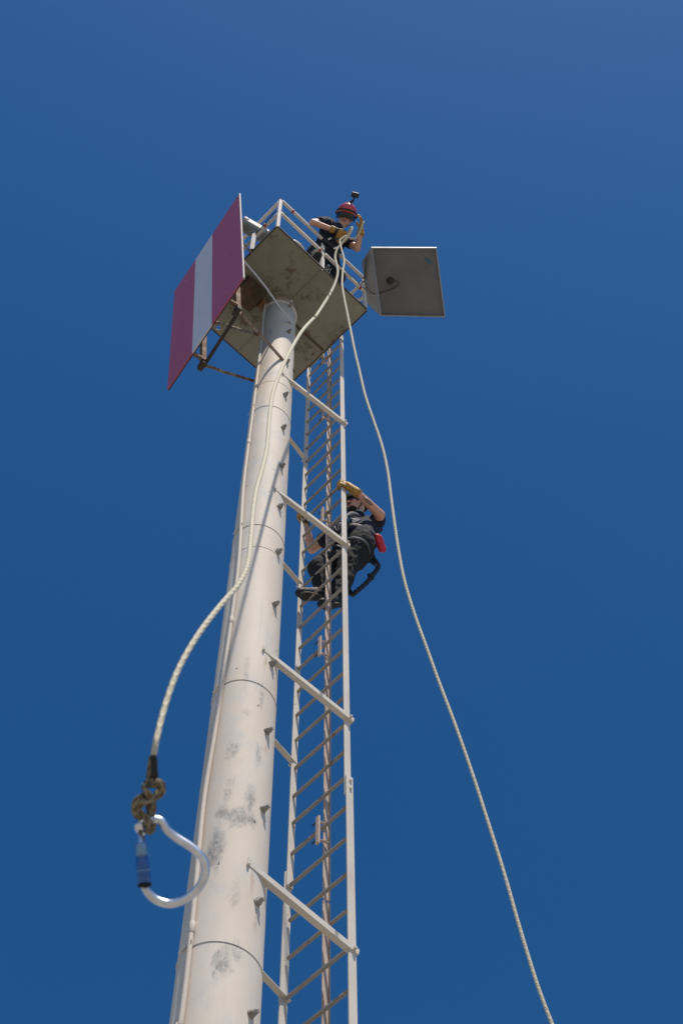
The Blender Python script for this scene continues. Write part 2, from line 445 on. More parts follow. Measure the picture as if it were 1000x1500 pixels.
# conduit, clipped along the column
PIPE = [(248, 1580), (264.5, 1500), (281, 1360), (298, 1180), (313, 1085), (325, 1005), (339.5, 905), (350, 820), (356.5, 715), (364.5, 648), (370, 606), (377, 549), (383.5, 494), (385.5, 468)]
pp = [on_col(x, y, .017) for x, y in PIPE]
pp = [Vector((pp[0].x-.02, pp[0].y, 0.02)), Vector((pp[0].x-.01, pp[0].y, 3))] + pp
pp.append(Vector((pp[-1].x+.01, pp[-1].y, H-.003)))
con = thing('conduit_pipe', 'thin cream conduit pipe strapped along the shaded side of the column', 'pipe', Vector((pp[0].x, pp[0].y, 0)))
obj('pipe', tubes(smoothpath(pp, 6), .0145, 12), 'pipe', con, True)
for x, y in ((281.5, 1359), (339, 909), (364.5, 648)):
    p = on_col(x, y, .017)
    obj('coupling', tubes([p+Vector((0, 0, d)) for d in (-.04, -.036, .036, .04)], [.0150, .0172, .0172, .0150], 12), 'pipe', con, True)
for y, x in ((595, 371.5), (769, 353.5), (1000, 325.5), (1381, 279)):
    p = on_col(x, y, .017); t = (COL-p); t.z = 0; t.normalize(); sd_ = Vector((-t.y, t.x, 0))
    bm = bmesh.new()
    bar(bm, p-t*.012-sd_*.022, p-t*.012+sd_*.11+t*.045+Vector((0, 0, .015)), .006, .014)
    obj('clip', bm, 'pipe', con)

# ================================================================== PLATFORM
plat = thing('lookout_platform', 'square steel platform with rusty olive underside on top of the column', 'platform', Vector((COL.x, COL.y, H)))
EX = (PR-PN).normalized(); EY = (PL-PN).normalized()     # along near right edge, along near left edge
def pl(u, v, z): return PN + EX*(u*SIDE) + EY*(v*SIDE) + Vector((0, 0, z))
holec = at_z(320, 480, H)
g_ = .003
for i in (0, 1):
    for j in (0, 1):
        u0, u1, v0, v1 = (i*.5+g_*i, .5+.5*i-g_*(1-i), j*.5+g_*j, .5+.5*j-g_*(1-j))
        cs = [pl(u0, v0, 0), pl(u1, v0, 0), pl(u1, v1, 0), pl(u0, v1, 0)]
        if (i, j) == (0, 1):
            # the far left panel carries a round drain hole
            bm = bmesh.new()
            hu, hv = (holec-PN).dot(EX)/SIDE, (holec-PN).dot(EY)/SIDE
            hc = pl(hu, hv, 0)
            for zz in (0, .010):
                o4 = [bm.verts.new(c+Vector((0, 0, zz))) for c in cs]
                hr = [bm.verts.new(hc + Vector((math.cos(a), math.sin(a), 0))*.026 + Vector((0, 0, zz))) for a in (2*math.pi*k/20 for k in range(20))]
                es = [bm.edges.new((o4[k], o4[(k+1) % 4])) for k in range(4)] + [bm.edges.new((hr[k], hr[(k+1) % 20])) for k in range(20)]
                bmesh.ops.triangle_fill(bm, edges=es, use_beauty=True)
            bm.verts.ensure_lookup_table()
            for a, n in ((0, 4), (4, 20)):
                for k in range(n):
                    bm.faces.new((bm.verts[a+k], bm.verts[a+(k+1) % n], bm.verts[24+a+(k+1) % n], bm.verts[24+a+k]))
            # remove the lid triangles inside the hole
            dele = [f for f in bm.faces if abs(f.normal.z) > .9 and (f.calc_center_median().xy-hc.xy).length < .02 and all((v.co.xy-hc.xy).length < .03 for v in f.verts)]
            bmesh.ops.delete(bm, geom=dele, context='FACES_ONLY')
            obj('deck_panel', bm, 'deck', plat)
        else:
            obj('deck_panel', slab(cs, .010, Vector((0, 0, 1))), 'deck', plat)
Z = lambda z: Vector((0, 0, z))
# flat seam strips under the joints and one rusted-through seam
obj('seam_strip', bars(pl(.5, .008, -.004), pl(.5, .36, -.004), .018, .006), 'deck', plat)
obj('seam_strip', bars(pl(.64, .5, -.006), pl(.99, .5, -.006), .028, .008), 'veryrusty', plat)
obj('seam_strip', bars(pl(.5, .64, -.004), pl(.5, .992, -.004), .016, .006), 'deck', plat)
obj('seam_strip', bars(pl(.008, .5, -.004), pl(.36, .5, -.004), .016, .006), 'deck', plat)
# edge angles
for a, b in (((0, 0), (1, 0)), ((1, 0), (1, 1)), ((1, 1), (0, 1)), ((0, 1), (0, 0))):
    du, dv = b[0]-a[0], b[1]-a[1]; nu, nv = dv, -du
    A, B = pl(a[0]+nu*.006, a[1]+nv*.006, .009), pl(b[0]+nu*.006, b[1]+nv*.006, .009)
    dd = (B-A).normalized()
    obj('edge_angle', bars(A+dd*.004, B-dd*.004, .012, .028, bev=.002), 'dark_iron' , plat)
# rusted box and bracket under the deck beside the column
q = at_z(366, 431, H-.05)
bm = bmesh.new(); bar(bm, q-EX*.15, q+EX*.13, .30, .10, bev=.01); obj('rusted_box', bm, 'veryrusty', plat)
q = at_z(385, 446, H-.06)
bm = bmesh.new(); bar(bm, q-EX*.045, q+EX*.045, .13, .11, bev=.008); obj('bracket', bm, 'rusty', plat)
# railing
RH = .905*KS
posts = [(0, 0), (.5, 0), (1, 0), (1, 1), (0, 1), (0, .5)]
for u, v in posts:
    b = pl(u, v, .011); inw = (EX*(.5-u)+EY*(.5-v)).normalized()*.016
    obj('railing_post', angle_iron(b+inw, b+inw+Z(RH-.004), .042, .006, EX, 1 if (u, v) != (1, 0) else -1) if (u, v) not in ((0, 0), (1, 0)) else bars(b+inw, b+inw+Z(RH+.018), .04, .04, EX, .006), 'cream', plat)
for hgt in (RH, RH-.46):
    for a, b in (((0, 0), (.5, 0)), ((.5, 0), (1, 0)), ((0, 0), (0, .5)), ((0, .5), (0, 1)), ((0, 1), (1, 1))) + ((((1, 0), (1, .28)),) ):
        A, B = pl(*a, hgt), pl(*b, hgt); d = (B-A).normalized()
        out = d.cross(Z(1))*.006
        obj('guard_rail', bars(A+d*.023+out, B-d*.023+out, .034, .042, bev=.006), 'cream', plat)
    # red tape bands on the rails towards the column's lamp
for u, v, hgt in ((.14, 0, RH), (.46, 0, RH-.46), (.93, 0, RH-.46), (0, .16, RH-.46)):
    c = pl(u, v, hgt); d = EX if v == 0 else EY
    out = d.cross(Z(1))*(.006 if v == 0 else -.006)
    obj('tape_band', bars(c-d*.014+out, c+d*.014+out, .040, .048, bev=.005), 'redtape', plat)

# black cable along the railing to the solar panel
cab = []
for k in range(25):
    u = k/24
    sag = .012*math.sin(u*38)-.05*math.sin(math.pi*u)*0
    cab.append(pl(u, -.012, RH-.44+sag+.03))
cab = [pl(-.012, .30, RH-.47), pl(-.014, .15, RH-.44), pl(-.014, .03, RH-.39)] + cab[1:]
wire = obj('power_cable', tubes(smoothpath(cab, 3), .0055, 6), 'black', None, True)
tag(wire, 'thin black power cable taped along the platform guard rail', 'cable')

# ================================================================== LADDER
RUNG_Y = [503, 520, 535, 552.5, 569.7, 587, 607.6, 626, 644.5, 664, 686, 710, 731, 755, 781, 805, 830, 861, 891, 920, 951, 985.6, 1022, 1061, 1102, 1137.6, 1181, 1227, 1277.6, 1332, 1388, 1450]
lad = thing('steel_ladder', 'long cream steel ladder with diagonal braces standing off the column', 'ladder', Vector((LL+RD*LW/2)))
RX = [(503, 499), (664, 500.3), (891, 502.4), (985, 504), (1061, 504.6), (1180, 508), (1277, 510), (1450, 512)]
def rx(y):
    for (a, xa), (b, xb) in zip(RX, RX[1:]):
        if a <= y <= b: return xa+(xb-xa)*(y-a)/(b-a)
rz = [at_plane(rx(y), y, LR, ND).z for y in RUNG_Y]
# keep the measured heights, eased towards an even pitch
k0 = [16.448-.3*k for k in range(32)]
rz = [a*.75+b*.25 for a, b in zip(rz, k0)]
rz = [17.35, 17.05, 16.75]+rz
z = rz[-1]-.3
while z > .25: rz.append(z); z -= .3
rb = bars(Vector((0, 0, 0)), RD*(LW+.012), .022, .022, bev=.004)
bmesh.ops.recalc_face_normals(rb, faces=rb.faces)
rme = bpy.data.meshes.new('rung'); rb.to_mesh(rme); rb.free()
for z in rz:
    o = link_mesh('rung', rme, 'rung', lad); o.location = LL-RD*.006-world_loc(lad)+Z(z+random.uniform(-.004, .004))+ND*random.uniform(-.003, .003); o.rotation_euler = (0, 0, random.uniform(-.006, .006))
ZTOP = 17.55; ZS = 8.78
def lrail(base, za, zb, wd=.052, th=.016, out=0):
    b = base+RD*out
    return bars(b+Z(za), b+Z(zb), th, wd, ND, .003)
obj('side_rail', lrail(LR, ZS-.02, ZTOP, out=.014), 'ladder', lad)
obj('side_rail', lrail(LR, 0, ZS+.16, .058, .016, .031), 'ladder', lad)
obj('side_rail', lrail(LL, 8.36, ZTOP, out=-.014), 'ladder', lad)
obj('side_rail', lrail(LL, 0, 8.36+.14, .058, .016, -.031), 'ladder', lad)
for base, s, zz in ((LR, 1, ZS), (LL, -1, 8.36)):
    for d in (.03, .11):
        c = base+RD*s*.04+Z(zz+d); obj('splice_bolt', lathes(c-RD*s*.03, [(.011, 0), (.011, .04), (.008, .043)], RD*s, 6), 'ladder', lad)
# fall arrest rail on the climbers side of the rungs, with its brackets
MID = LL+RD*LW*.5+ND*.052
CR = MID+RD*.01
for za, zb in ((0, 5.02), (5.04, 8.05), (8.07, 11.04), (11.06, 14.03), (14.05, 17.3)):
    bm = bmesh.new(); bar(bm, CR+Z(za), CR+Z(zb), .012, .046, ND); bar(bm, CR+ND*.026+Z(za+.001), CR+ND*.026+Z(zb-.001), .034, .006, ND)
    obj('arrest_rail', bm, 'pinkrust', lad)
for (x, y) in ((467.5, 1213), (470, 944), (473.5, 752), (474, 604), (474, 524)):
    q = at_plane(x, y, LL-ND*.03, ND); q = LL-ND*.026+RD*((q-LL).dot(RD))+Z(q.z)
    q -= RD*.018
    br = obj('rail_bracket', bars(q-Z(.13), q+Z(.13), .034, .014, ND), 'pinkrust', lad)
    for d in (-.085, .085):
        obj('bracket_bolt', lathes(q+Z(d)-RD*.055, [(.0055, 0), (.0055, .06)], RD, 8), 'dark_iron', br)
        obj('bracket_arm', bars(q+Z(d)+ND*.006, q+Z(d)+ND*.075+RD*.02, .018, .010), 'pinkrust', br)
# braces from the column out to both rails
BR = [((370, 1272), 7.40), ((388, 955), 9.54), ((403, 718), 11.96), ((414, 549), 14.36), (None, 5.0), (None, 2.6)]
for pxy, zr in BR:
    for rail, sgn in ((LR, 1), (LL, -1)):
        z0 = on_col(*pxy).z if pxy else zr
        lat = (rail-COL).dot(RD)+sgn*.050
        end = COL+RD*lat+ND*((LR-COL).dot(ND)+.034)+Z(zr if sgn > 0 else zr+.06)
        st = COL+RD*sgn*(rad(z0)+.004)-ND*.03+Z(z0)
        obj('brace', angle_iron(st, end, .042, .007, Z(1), -sgn), 'ladder', lad)
        obj('brace_bolt', lathes(end-ND*.034+RD*sgn*.004+Z(.021), [(.012, 0), (.012, .010), (.007, .016)], RD*sgn, 6), 'ladder', lad)
        obj('brace_tab', bars(st-ND*.012-Z(.006), st-ND*.004+Z(.062), .028, .012, ND), 'ladder', lad)

# ================================================================== DAYMARK SIGN
SBL, SBR, STL, STR = [CAM+(Vector(c)-CAM)*KS for c in ((-1.50384, 5.05274, 13.0383), (-.80202, 4.05571, 13.0806), (-1.67761, 5.03371, 15.47199), (-.97579, 4.03668, 15.51431))]
SN = (SBL-SBR).cross(STR-SBR).normalized()               # towards the face or the back
if SN.x > 0: SN = -SN
sign = thing('striped_daymark', 'faded magenta daymark board with one white vertical stripe hung on platform side', 'sign', (SBL+SBR)/2)
fr = (0, .352, .625, 1)
def sg(u, v, o=0): # u from near edge to far edge
    return (SBR.lerp(SBL, u)).lerp(STR.lerp(STL, u), v)+SN*o
fr = [0, .405, .665, 1]
for k, mt in enumerate(('magenta', 'signwhite', 'magenta')):
    a, b = fr[k], fr[k+1]
    obj('board_panel', slab([sg(a+.0005, 0), sg(b-.0005, 0), sg(b-.0005, 1), sg(a+.0005, 1)], .012, SN, .0015), mt, sign)
obj('board_edge', slab([sg(-.0105, .001, -.001), sg(-.0005, .001, -.001), sg(-.0005, .999, -.001), sg(-.0105, .999, -.001)], .0135, SN), 'edgewhite', sign)
obj('board_backing', slab([sg(.002, .001, -.001), sg(.998, .001, -.001), sg(.998, .999, -.001), sg(.002, .999, -.001)], -.010, SN), 'dark_iron', sign)
SU = (STR-SBR).normalized(); SH = (SBL-SBR).normalized()
FO = -.15
A1 = at_plane(347, 455, sg(.2, 0, FO), SN); A2 = at_plane(296, 534, sg(.8, 0, FO), SN)
for A in (A1, A2):
    obj('back_post', angle_iron(A-SU*.02, A+SU*2.3, .05, .006, -SN, 1), 'rusty', sign)
    for t in (.14, 1.1, 2.1): obj('stand_off', bars(A+SU*t+SN*.002, A+SU*t-SN*(FO+.012), .04, .03, SU), 'rusty', sign)
    obj('gusset', bars(A-SH*.05-SU*.01, A+SH*.05-SU*.01, .05, .08, SU), 'dark_iron', sign)
obj('bottom_bar', angle_iron(A1+SU*.01-SN*.01, A2+SU*.01-SN*.01, .032, .006, Z(1), 1), 'dark_iron', sign)
for u in (.22, .81):
    for v in (.1, .5, .9):
        c = sg(u, v, .011); obj('board_bolt', lathes(c, [(.007, 0), (.007, .004), (.004, .006)], SN, 6), 'magenta', sign)
def colpt(x, y): return on_col(x, y, .006)
def strut(pts, leg, mt, wav=.012):
    # bent bar that follows the points
    sp_ = [pts[0]]
    for a, b in zip(pts, pts[1:]):
        for k in range(1, 6): sp_.append(a.lerp(b, k/5)+Vector((random.uniform(-1, 1), random.uniform(-1, 1), random.uniform(-1, 1)))*wav*.3)
    bm = bmesh.new(); tube(bm, sp_, leg, 4, flat=.6)
    return obj('strut', bm, mt, sign)
P1 = colpt(431, 546)
j = A1.lerp(P1, .12)+Z(.03)
strut([A1, j, P1], .027, 'rusty')
P2 = COL+Vector((-rad(14.7)*.99, .02, 14.69))
strut([A2, P2], .027, 'rusty')
A3 = at_plane(358, 383, sg(.0, .35, -.03), SN); P3 = colpt(428, 474)
strut([A3, A3.lerp(P3, .25)+Z(.05), P3], .017, 'cream')
A5 = at_plane(312, 471, sg(.5, .3, -.05), SN); P5 = COL+Vector((-rad(15.8)*.98, -.03, 15.8))
strut([A5, P5], .023, 'rusty')
A6 = at_plane(352, 352, sg(.1, .5, -.02), SN); strut([A6, pl(0, .30, -.01)], .016, 'rusty')
A7 = sg(.8, .88, -.03); strut([A7, pl(0, .86, .03)], .016, 'rusty')

# ================================================================== SOLAR PANEL
sol = thing('solar_panel', 'grey solar panel on a bent bracket off the platform corner, seen from below', 'solar panel', at_z(548, 413, H+.6*KS))
c4 = [at_z(543.5, 362.6, H+.72*KS), at_z(639, 363, H+.66*KS), at_z(652, 464.8, H+.56*KS), at_z(557.5, 463, H+.62*KS)]
nu = (c4[1]-c4[0]).cross(c4[3]-c4[0]).normalized()
if nu.z < 0: nu = -nu
cc = sum(c4, Vector())/4
ins = [c.lerp(cc, .035) for c in c4]
obj('back_sheet', slab([c+nu*.028 for c in ins], .006, nu), 'backsheet', sol)
obj('cell_face', slab([c+nu*.0345 for c in ins], .004, nu), 'cell', sol)
for k in range(4):
    a, b = c4[k], c4[(k+1) % 4]; ia, ib = ins[k], ins[(k+1) % 4]
    bm = bmesh.new(); lo = [bm.verts.new(v) for v in (a, b, ib, ia)]; hi = [bm.verts.new(v+nu*.042) for v in (a, b, ib, ia)]
    bm.faces.new(lo); bm.faces.new(hi)
    for i in range(4): bm.faces.new((lo[i], lo[(i+1) % 4], hi[(i+1) % 4], hi[i]))
    obj('frame_rail', bm, 'alu', sol)
# bent side plate to the post
s0, s1 = at_z(530, 383, H+.80*KS), at_z(536.5, 444, H+.70*KS)
obj('side_plate', slab([c4[0]+nu*.004-(c4[1]-c4[0]).normalized()*.003, c4[3]+nu*.004-(c4[1]-c4[0]).normalized()*.003, s1, s0], .006, nu), 'alu', sol)
mid = s0.lerp(c4[0], .35); m2 = s1.lerp(c4[3], .25)
rib = obj('bracket_fold', slab([s0+Z(-.015), mid+Z(-.035), s0.lerp(s1, .42)+Z(-.05), s0.lerp(s1, .45)+Z(-.01)], .005, nu), 'alu', sol)
ptop = pl(1, 0, RH)
obj('mount_arm', bars(ptop-Z(.02)-EX*.01, s0.lerp(s1, .5)+Z(.03), .045, .03), 'alu', sol)
obj('post_clamp', bars(ptop-Z(.07)+Z(.02), ptop+Z(.01), .062, .062, EX, .006), 'alu', sol)
for t in (.3, .7):
    c = s0.lerp(s1, t).lerp(c4[0].lerp(c4[3], t), .35); obj('plate_bolt', lathes(c+nu*.002, [(.011, 0), (.011, -.008), (.006, -.012)], nu, 6), 'alu', sol)
jc = at_plane(571.5, 411, c4[0]+nu*.027, nu)
jb = obj('junction_box', lathes(jc, [(.040, 0), (.042, -.018), (.036, -.030)], nu, 16), 'black', sol, True)
t1 = at_plane(578, 416, c4[0]+nu*.0, nu)
tp = [at_plane(x, y, c4[0]+nu*.01, nu) for x, y in ((574, 412), (581, 412), (584, 416), (577, 422), (560, 428), (546, 430))]
tp += [pl(1.0, -.015, RH-.30), pl(.985, -.012, RH-.37)]
obj('lead', tubes(smoothpath(tp, 6), .0045, 6), 'black', sol, True)
tt = [at_plane(x, y, c4[0]+nu*.0265, nu) for x, y in ((621, 379), (625, 376.5), (633.5, 385.5), (629.5, 388.5))]
obj('tape_patch', slab(tt, -.002, nu), 'tealtape', sol)
ridge = at_plane(561.5, 372, c4[0]+nu*.02, nu), at_plane(566, 455, c4[0]+nu*.02, nu)

# ================================================================== LAMP AND TUB ON THE DECK
lc = at_z(374, 338, H+.62*KS)
lamp = thing('signal_lamp', 'grey signal lamp with teal lens behind the striped board', 'lamp', Vector((lc.x, lc.y, H)))
la, lb = at_z(356.5, 328, H+.70*KS), at_z(391, 348, H+.62*KS)
ld = (lb-la).normalized()
bm = bmesh.new(); bar(bm, la, lb, .15, .15, bev=.02); lathe(bm, la-ld*.02, [(.088, 0), (.088, .05), (.076, .055)], ld, 24)
obj('housing', bm, 'lamp', lamp)
obj('lens', lathes(la-ld*.026, [(.02, -.012), (.05, -.008), (.078, .0), (.078, .012)], ld, 24), 'glass', lamp, True)
lm_ = (la+lb)/2
obj('lamp_post', bars(Vector((lm_.x, lm_.y, H+.012*KS)), lm_-Z(.07), .05, .05), 'lamp', lamp)
for k in range(4): obj('cooling_fin', bars(la.lerp(lb, .35+.15*k)+Z(.07), la.lerp(lb, .37+.15*k)+Z(.07), .13, .03), 'lamp', lamp)

ta, tb2 = at_z(428.5, 348, H+.06*KS), at_z(452, 373, H+.03*KS)
tubc = pl(.27, .155, .012)
tub = thing('storage_tub', 'white plastic tub standing on the platform edge behind the guard rail', 'tub', tubc)
obj('tub_body', lathes(tubc, [(.12, 0), (.14, .01), (.165, .28), (.160, .28), (.135, .012)], seg=32, cap=False), 'tub', tub, True)
obj('tub_rim', lathes(tubc, [(.160, .28), (.176, .275), (.178, .292), (.164, .30), (.160, .28)], seg=32, cap=False), 'tub', tub, True)

# ================================================================== PEOPLE
def head_mass(bm, c, f, u, sc=1.0):
    """head in its own frame: c centre, f facing, u up"""
    f = (f-u*f.dot(u)).normalized(); s = f.cross(u)
    F0, U0, S0 = f, u, s; f, u, s = f*sc, u*sc, s*sc
    ell(bm, c+u*.018-f*.012, s*.076, f*.098, u*.105)
    ell(bm, c-u*.045+f*.022, s*.060, f*.070, u*.075)      # jaw
    ell(bm, c-u*.098+f*.062, s*.026, f*.024, u*.020)      # chin
    cone_caps(bm, c+u*.012+f*.088, c-u*.028+f*.108, .010*sc, .015*sc)   # nose
    ell(bm, c-u*.010+f*.066+s*.036, s*.026, f*.028, u*.024)
    ell(bm, c-u*.010+f*.066-s*.036, s*.026, f*.028, u*.024)
    ell(bm, c+u*.036+f*.078, s*.055, f*.018, u*.014)      # brow
    ell(bm, c-u*.060+f*.082, s*.026, f*.016, u*.014)      # mouth
    for k in (-1, 1): ell(bm, c-u*.004-f*.004+s*k*.078, s*.012, f*.022, u*.034)
    f, u, s = F0, U0, S0
    return f, s
def hand_mass(bm, wr, d, n, spread, curl, thumb=1, sc=1.0):
    """wr wrist, d direction of the palm, n normal on the palm side; fingers curl towards n"""
    d = d.normalized(); n = (n-d*n.dot(d)).normalized(); s = d.cross(n)
    pc = wr+d*.045*sc
    ell(bm, pc+d*.004, s*.043*sc, d*.052*sc, n*.019*sc)
    cone_caps(bm, wr-d*.03*sc, wr+d*.02*sc, .031*sc, .028*sc)
    for k, (off, L) in enumerate(((-.032, .062), (-.011, .074), (.011, .070), (.031, .054))):
        p = pc+(s*off+d*.042)*sc
        a = 0
        for j in range(3):
            a += curl[j]
            dd = (d*math.cos(a)+n*math.sin(a)+s*off*spread*8).normalized()
            q = p+dd*L*sc*(.44, .32, .27)[j]
            cone_caps(bm, p, q, (.0115, .0105, .0098)[j]*sc, (.0105, .0098, .009)[j]*sc); p = q
    p = wr+(d*.028-s*thumb*.034)*sc; dd = (d*.55-s*thumb*.75+n*.35).normalized()
    q = p+dd*.040*sc; cone_caps(bm, p, q, .0155*sc, .013*sc)
    q2 = q+(d*.75-s*thumb*.1+n*.55).normalized()*.034*sc; cone_caps(bm, q, q2, .0125*sc, .010*sc)
def shell_cap(c, f, u, s, rs, rf, ru, lo, th=.006, seg=36, rings=12, brim=0):
    """helmet shell: upper part of an ellipsoid down to angle lo"""
    bm = bmesh.new(); rr = []
    for side in (0, 1):
        for i in range(rings+1):
            a = R(90)-(R(90)-lo)*i/rings
            ring = []
            for k in range(seg):
                b = 2*math.pi*k/seg; e = 1-side*th/.1
                br = 1+brim*max(0, (i/rings-.86)/.14)*(0.4+.6*max(0, math.cos(b)))
                ring.append(bm.verts.new(c + (s*rs*math.sin(b)+f*rf*math.cos(b))*math.cos(a)*e*br + u*ru*math.sin(a)*e))
            rr.append(ring)
    n = rings+1
    for base in (0, n):
        for i in range(rings):
            for k in range(seg):
                try: bm.faces.new((rr[base+i][k], rr[base+i][(k+1) % seg], rr[base+i+1][(k+1) % seg], rr[base+i+1][k]))
                except ValueError: pass
    for k in range(seg): bm.faces.new((rr[n-1][k], rr[n-1][(k+1) % seg], rr[2*n-1][(k+1) % seg], rr[2*n-1][k]))
    bmesh.ops.remove_doubles(bm, verts=bm.verts, dist=1e-4)
    return bm
def curved_plate(c, f, u, s, rs, rf, a0, a1, h0, h1, bulge=0, th=.003, seg=20, rows=5):
    """piece of a wrap round the head: visor, goggles, strap"""
    bm = bmesh.new(); L = []
    for sd2 in (0, th):
        for j in range(rows+1):
            t = j/rows; hh = h0+(h1-h0)*t; e = 1+bulge*math.sin(math.pi*t)
            L.append([bm.verts.new(c+u*hh+(s*(rs+sd2)*math.sin(a)+f*(rf+sd2)*math.cos(a))*e) for a in (a0+(a1-a0)*k/seg for k in range(seg+1))])
    n = rows+1
    for base in (0, n):
        for j in range(rows):
            for k in range(seg): bm.faces.new((L[base+j][k], L[base+j][k+1], L[base+j+1][k+1], L[base+j+1][k]))
    for k in range(seg):
        bm.faces.new((L[0][k], L[0][k+1], L[n][k+1], L[n][k])); bm.faces.new((L[n-1][k], L[n-1][k+1], L[2*n-1][k+1], L[2*n-1][k]))
    for j in range(rows):
        bm.faces.new((L[j][0], L[j+1][0], L[n+j+1][0], L[n+j][0])); bm.faces.new((L[j][seg], L[j+1][seg], L[n+j+1][seg], L[n+j][seg]))
    return bm
def band(name, pts, wd, th, mat, parent, n=6):
    return obj(name, tubes(smoothpath(pts, n), wd/2, 8, flat=th/wd), mat, parent, True)
def caps(bm, *segs):
    for a, b, ra, rb in segs: cone_caps(bm, a, b, ra, rb)
    return bm

# ---------------- the rope handler on the deck
def mp(X, Y, z): return at_z(420+.14*X, 270+.14*Y, H+z*KS)
OUT = (PN-PL).normalized()                                # outward over the near right rail
def me_(e, o, z): return PN+EX*e*KS+OUT*o*KS+Z(z*KS)
hd = mp(618, 325, 1.35); top = mp(655, 165, 1.43); chin = mp(588, 432, 1.27)
hu = (top-chin).normalized(); hf = (CAM-hd).normalized()*.9+Vector((-.12, .1, 0)); hf = (hf-hu*hf.dot(hu)).normalized(); hsd = hf.cross(hu)
hd = chin+hu*.128-hf*.068
neck = mp(528, 450, 1.20); rs, ls = mp(415, 400, 1.20), mp(600, 575, 1.08)
re_, rw_, rh_ = mp(270, 398, .98), mp(492, 480, .96), mp(600, 540, .93)
le_, lw_, lh_ = mp(738, 672, .84), mp(772, 500, .95), mp(778, 415, .97)
hipc = me_(.74, -.12, .84); hipR, hipL = hipc-EX*.085+OUT*-.02, hipc+EX*.095
kneeR, kneeL = me_(.60, -.08, .46), me_(.90, -.06, .46)
ftR, ftL = me_(.56, -.22, .09), me_(.93, -.22, .09)
man = thing('person', 'person in red helmet leaning over the platform rail paying out rope', 'person', Vector((hipc.x, hipc.y, H+.012)), 'people on the tower')
HS = 1.10
bm = bmesh.new(); head_mass(bm, hd, hf, hu, HS)
hf, hu, hsd = hf*HS, hu*HS, hsd*HS
ch = (rs+ls)/2
caps(bm, (neck+(hd-neck)*.0, hd-hu*.05-hf*.03, .055, .055), (ch.lerp(hipc, .12), neck, .09, .055), (ch.lerp(hipc, .15), hipc, .10, .10), (rs, ls, .05, .05),
     (rs, re_, .048, .041), (re_, rw_, .041, .029), (ls, le_, .048, .041), (le_, lw_, .041, .029), (rw_, rh_, .026, .02), (lw_, lh_, .026, .02),
     (hipR, kneeR, .07, .05), (kneeR, ftR, .05, .035), (hipL, kneeL, .07, .05), (kneeL, ftL, .05, .035), (ftR, ftR+OUT*.12-Z(.03), .035, .03), (ftL, ftL+OUT*.12-Z(.03), .035, .03))
fuse('body', bm, 'skin', man, .0075, 3)
bm = bmesh.new()
sR, sL = rs.lerp(re_, .52), ls.lerp(le_, .50)
caps(bm, (rs, sR, .064, .062), (ls, sL, .064, .062), (rs, ls, .07, .07), (ch.lerp(hipc, .25), ch.lerp(hipc, .9), .125, .135), (rs.lerp(ls, .15), hipc-EX*.05, .085, .095), (ls.lerp(rs, .15), hipc+EX*.06, .085, .095),
     (ch, neck-(neck-ch)*.2, .085, .068))
fuse('shirt', bm, 'navy', man, .009, 2, .010, 13)
bm = bmesh.new()
caps(bm, (hipR, hipL, .125, .125), (hipR, kneeR, .102, .080), (kneeR, ftR+Z(.04), .078, .062), (hipL, kneeL, .102, .080), (kneeL, ftL+Z(.04), .078, .062))
fuse('trousers', bm, 'trouser', man, .010, 2, .012, 11)
for ft in (ftR, ftL):
    bm = bmesh.new(); caps(bm, (ft-OUT*.02-Z(.028), ft+OUT*.16-Z(.04), .05, .038), (ft-Z(.03), ft+Z(.07), .05, .052)); fuse('boot', bm, 'strap', man, .010, 2)
bm = bmesh.new(); hand_mass(bm, rw_+(rh_-rw_)*.15, rh_-rw_, -hf*.0+(CAM-rh_).normalized()*.6-Z(.4), .25, (.45, .75, .55), -1, 1.38); glR = fuse('glove', bm, 'glove', man, .0055, 2, .002, 40)
obj('cuff', tubes([rw_.lerp(re_, .14), rw_.lerp(re_, -.1)], [.046, .042], 16), 'glove', man, True)
obj('cuff_strap', tubes([rw_.lerp(rh_, .12), rw_.lerp(rh_, .38)], [.0450, .047], 16), 'glovedark', man, True)
bm = bmesh.new(); hand_mass(bm, lw_, lh_-lw_, (rh_-lh_).normalized(), .6, (.15, .5, .5), 1, 1.32); fuse('glove', bm, 'glove', man, .0055, 2, .002, 40)
obj('cuff', tubes([lw_.lerp(le_, .16), lw_.lerp(lh_, .1)], [.046, .042], 16), 'glove', man, True)
# face, helmet
hc = hd+hu*.045-hf*.012
hel = obj('helmet', shell_cap(hc, hf, hu, hsd, .112, .134, .118, R(-12), .008, brim=.06), 'helmet', man, True)
obj('helmet_ridge', tubes(smoothpath([hc+hf*.134*math.cos(a)+hu*.121*math.sin(a) for a in (R(25), R(50), R(80), R(110), R(140))], 5), .011, 8, flat=.5), 'helmet', hel, True)
obj('visor', curved_plate(hd-hf*.012, hf, hu, hsd, .100, .128, R(-82), R(82), .042, -.040, .03, .004), 'visor', man, True)
obj('visor_band', curved_plate(hd-hf*.012, hf, hu, hsd, .112, .136, R(-95), R(95), .058, .036, 0, .006), 'black', man, True)
for k in (-1, 1):
    obj('visor_clip', lathes(hc+hsd*k*.108-hu*.016+hf*.012, [(.022, 0), (.020, .014), (.012, .018)], hsd*k, 14), 'black', hel, True)
    band('chin_strap', [hd+hsd*k*.088+hu*.02, hd+hsd*k*.082-hu*.05+hf*.02, hd+hsd*k*.05-hu*.105+hf*.04, hd-hu*.122+hf*.05], .016, .005, 'strap', man)
bm = bmesh.new(); ell(bm, hd-hu*.062+hf*.096, hsd*.023, hf*.006, hu*.006); ell(bm, hd-hu*.069+hf*.094, hsd*.019, hf*.007, hu*.006); obj('mouth', bm, 'lip', man, True)
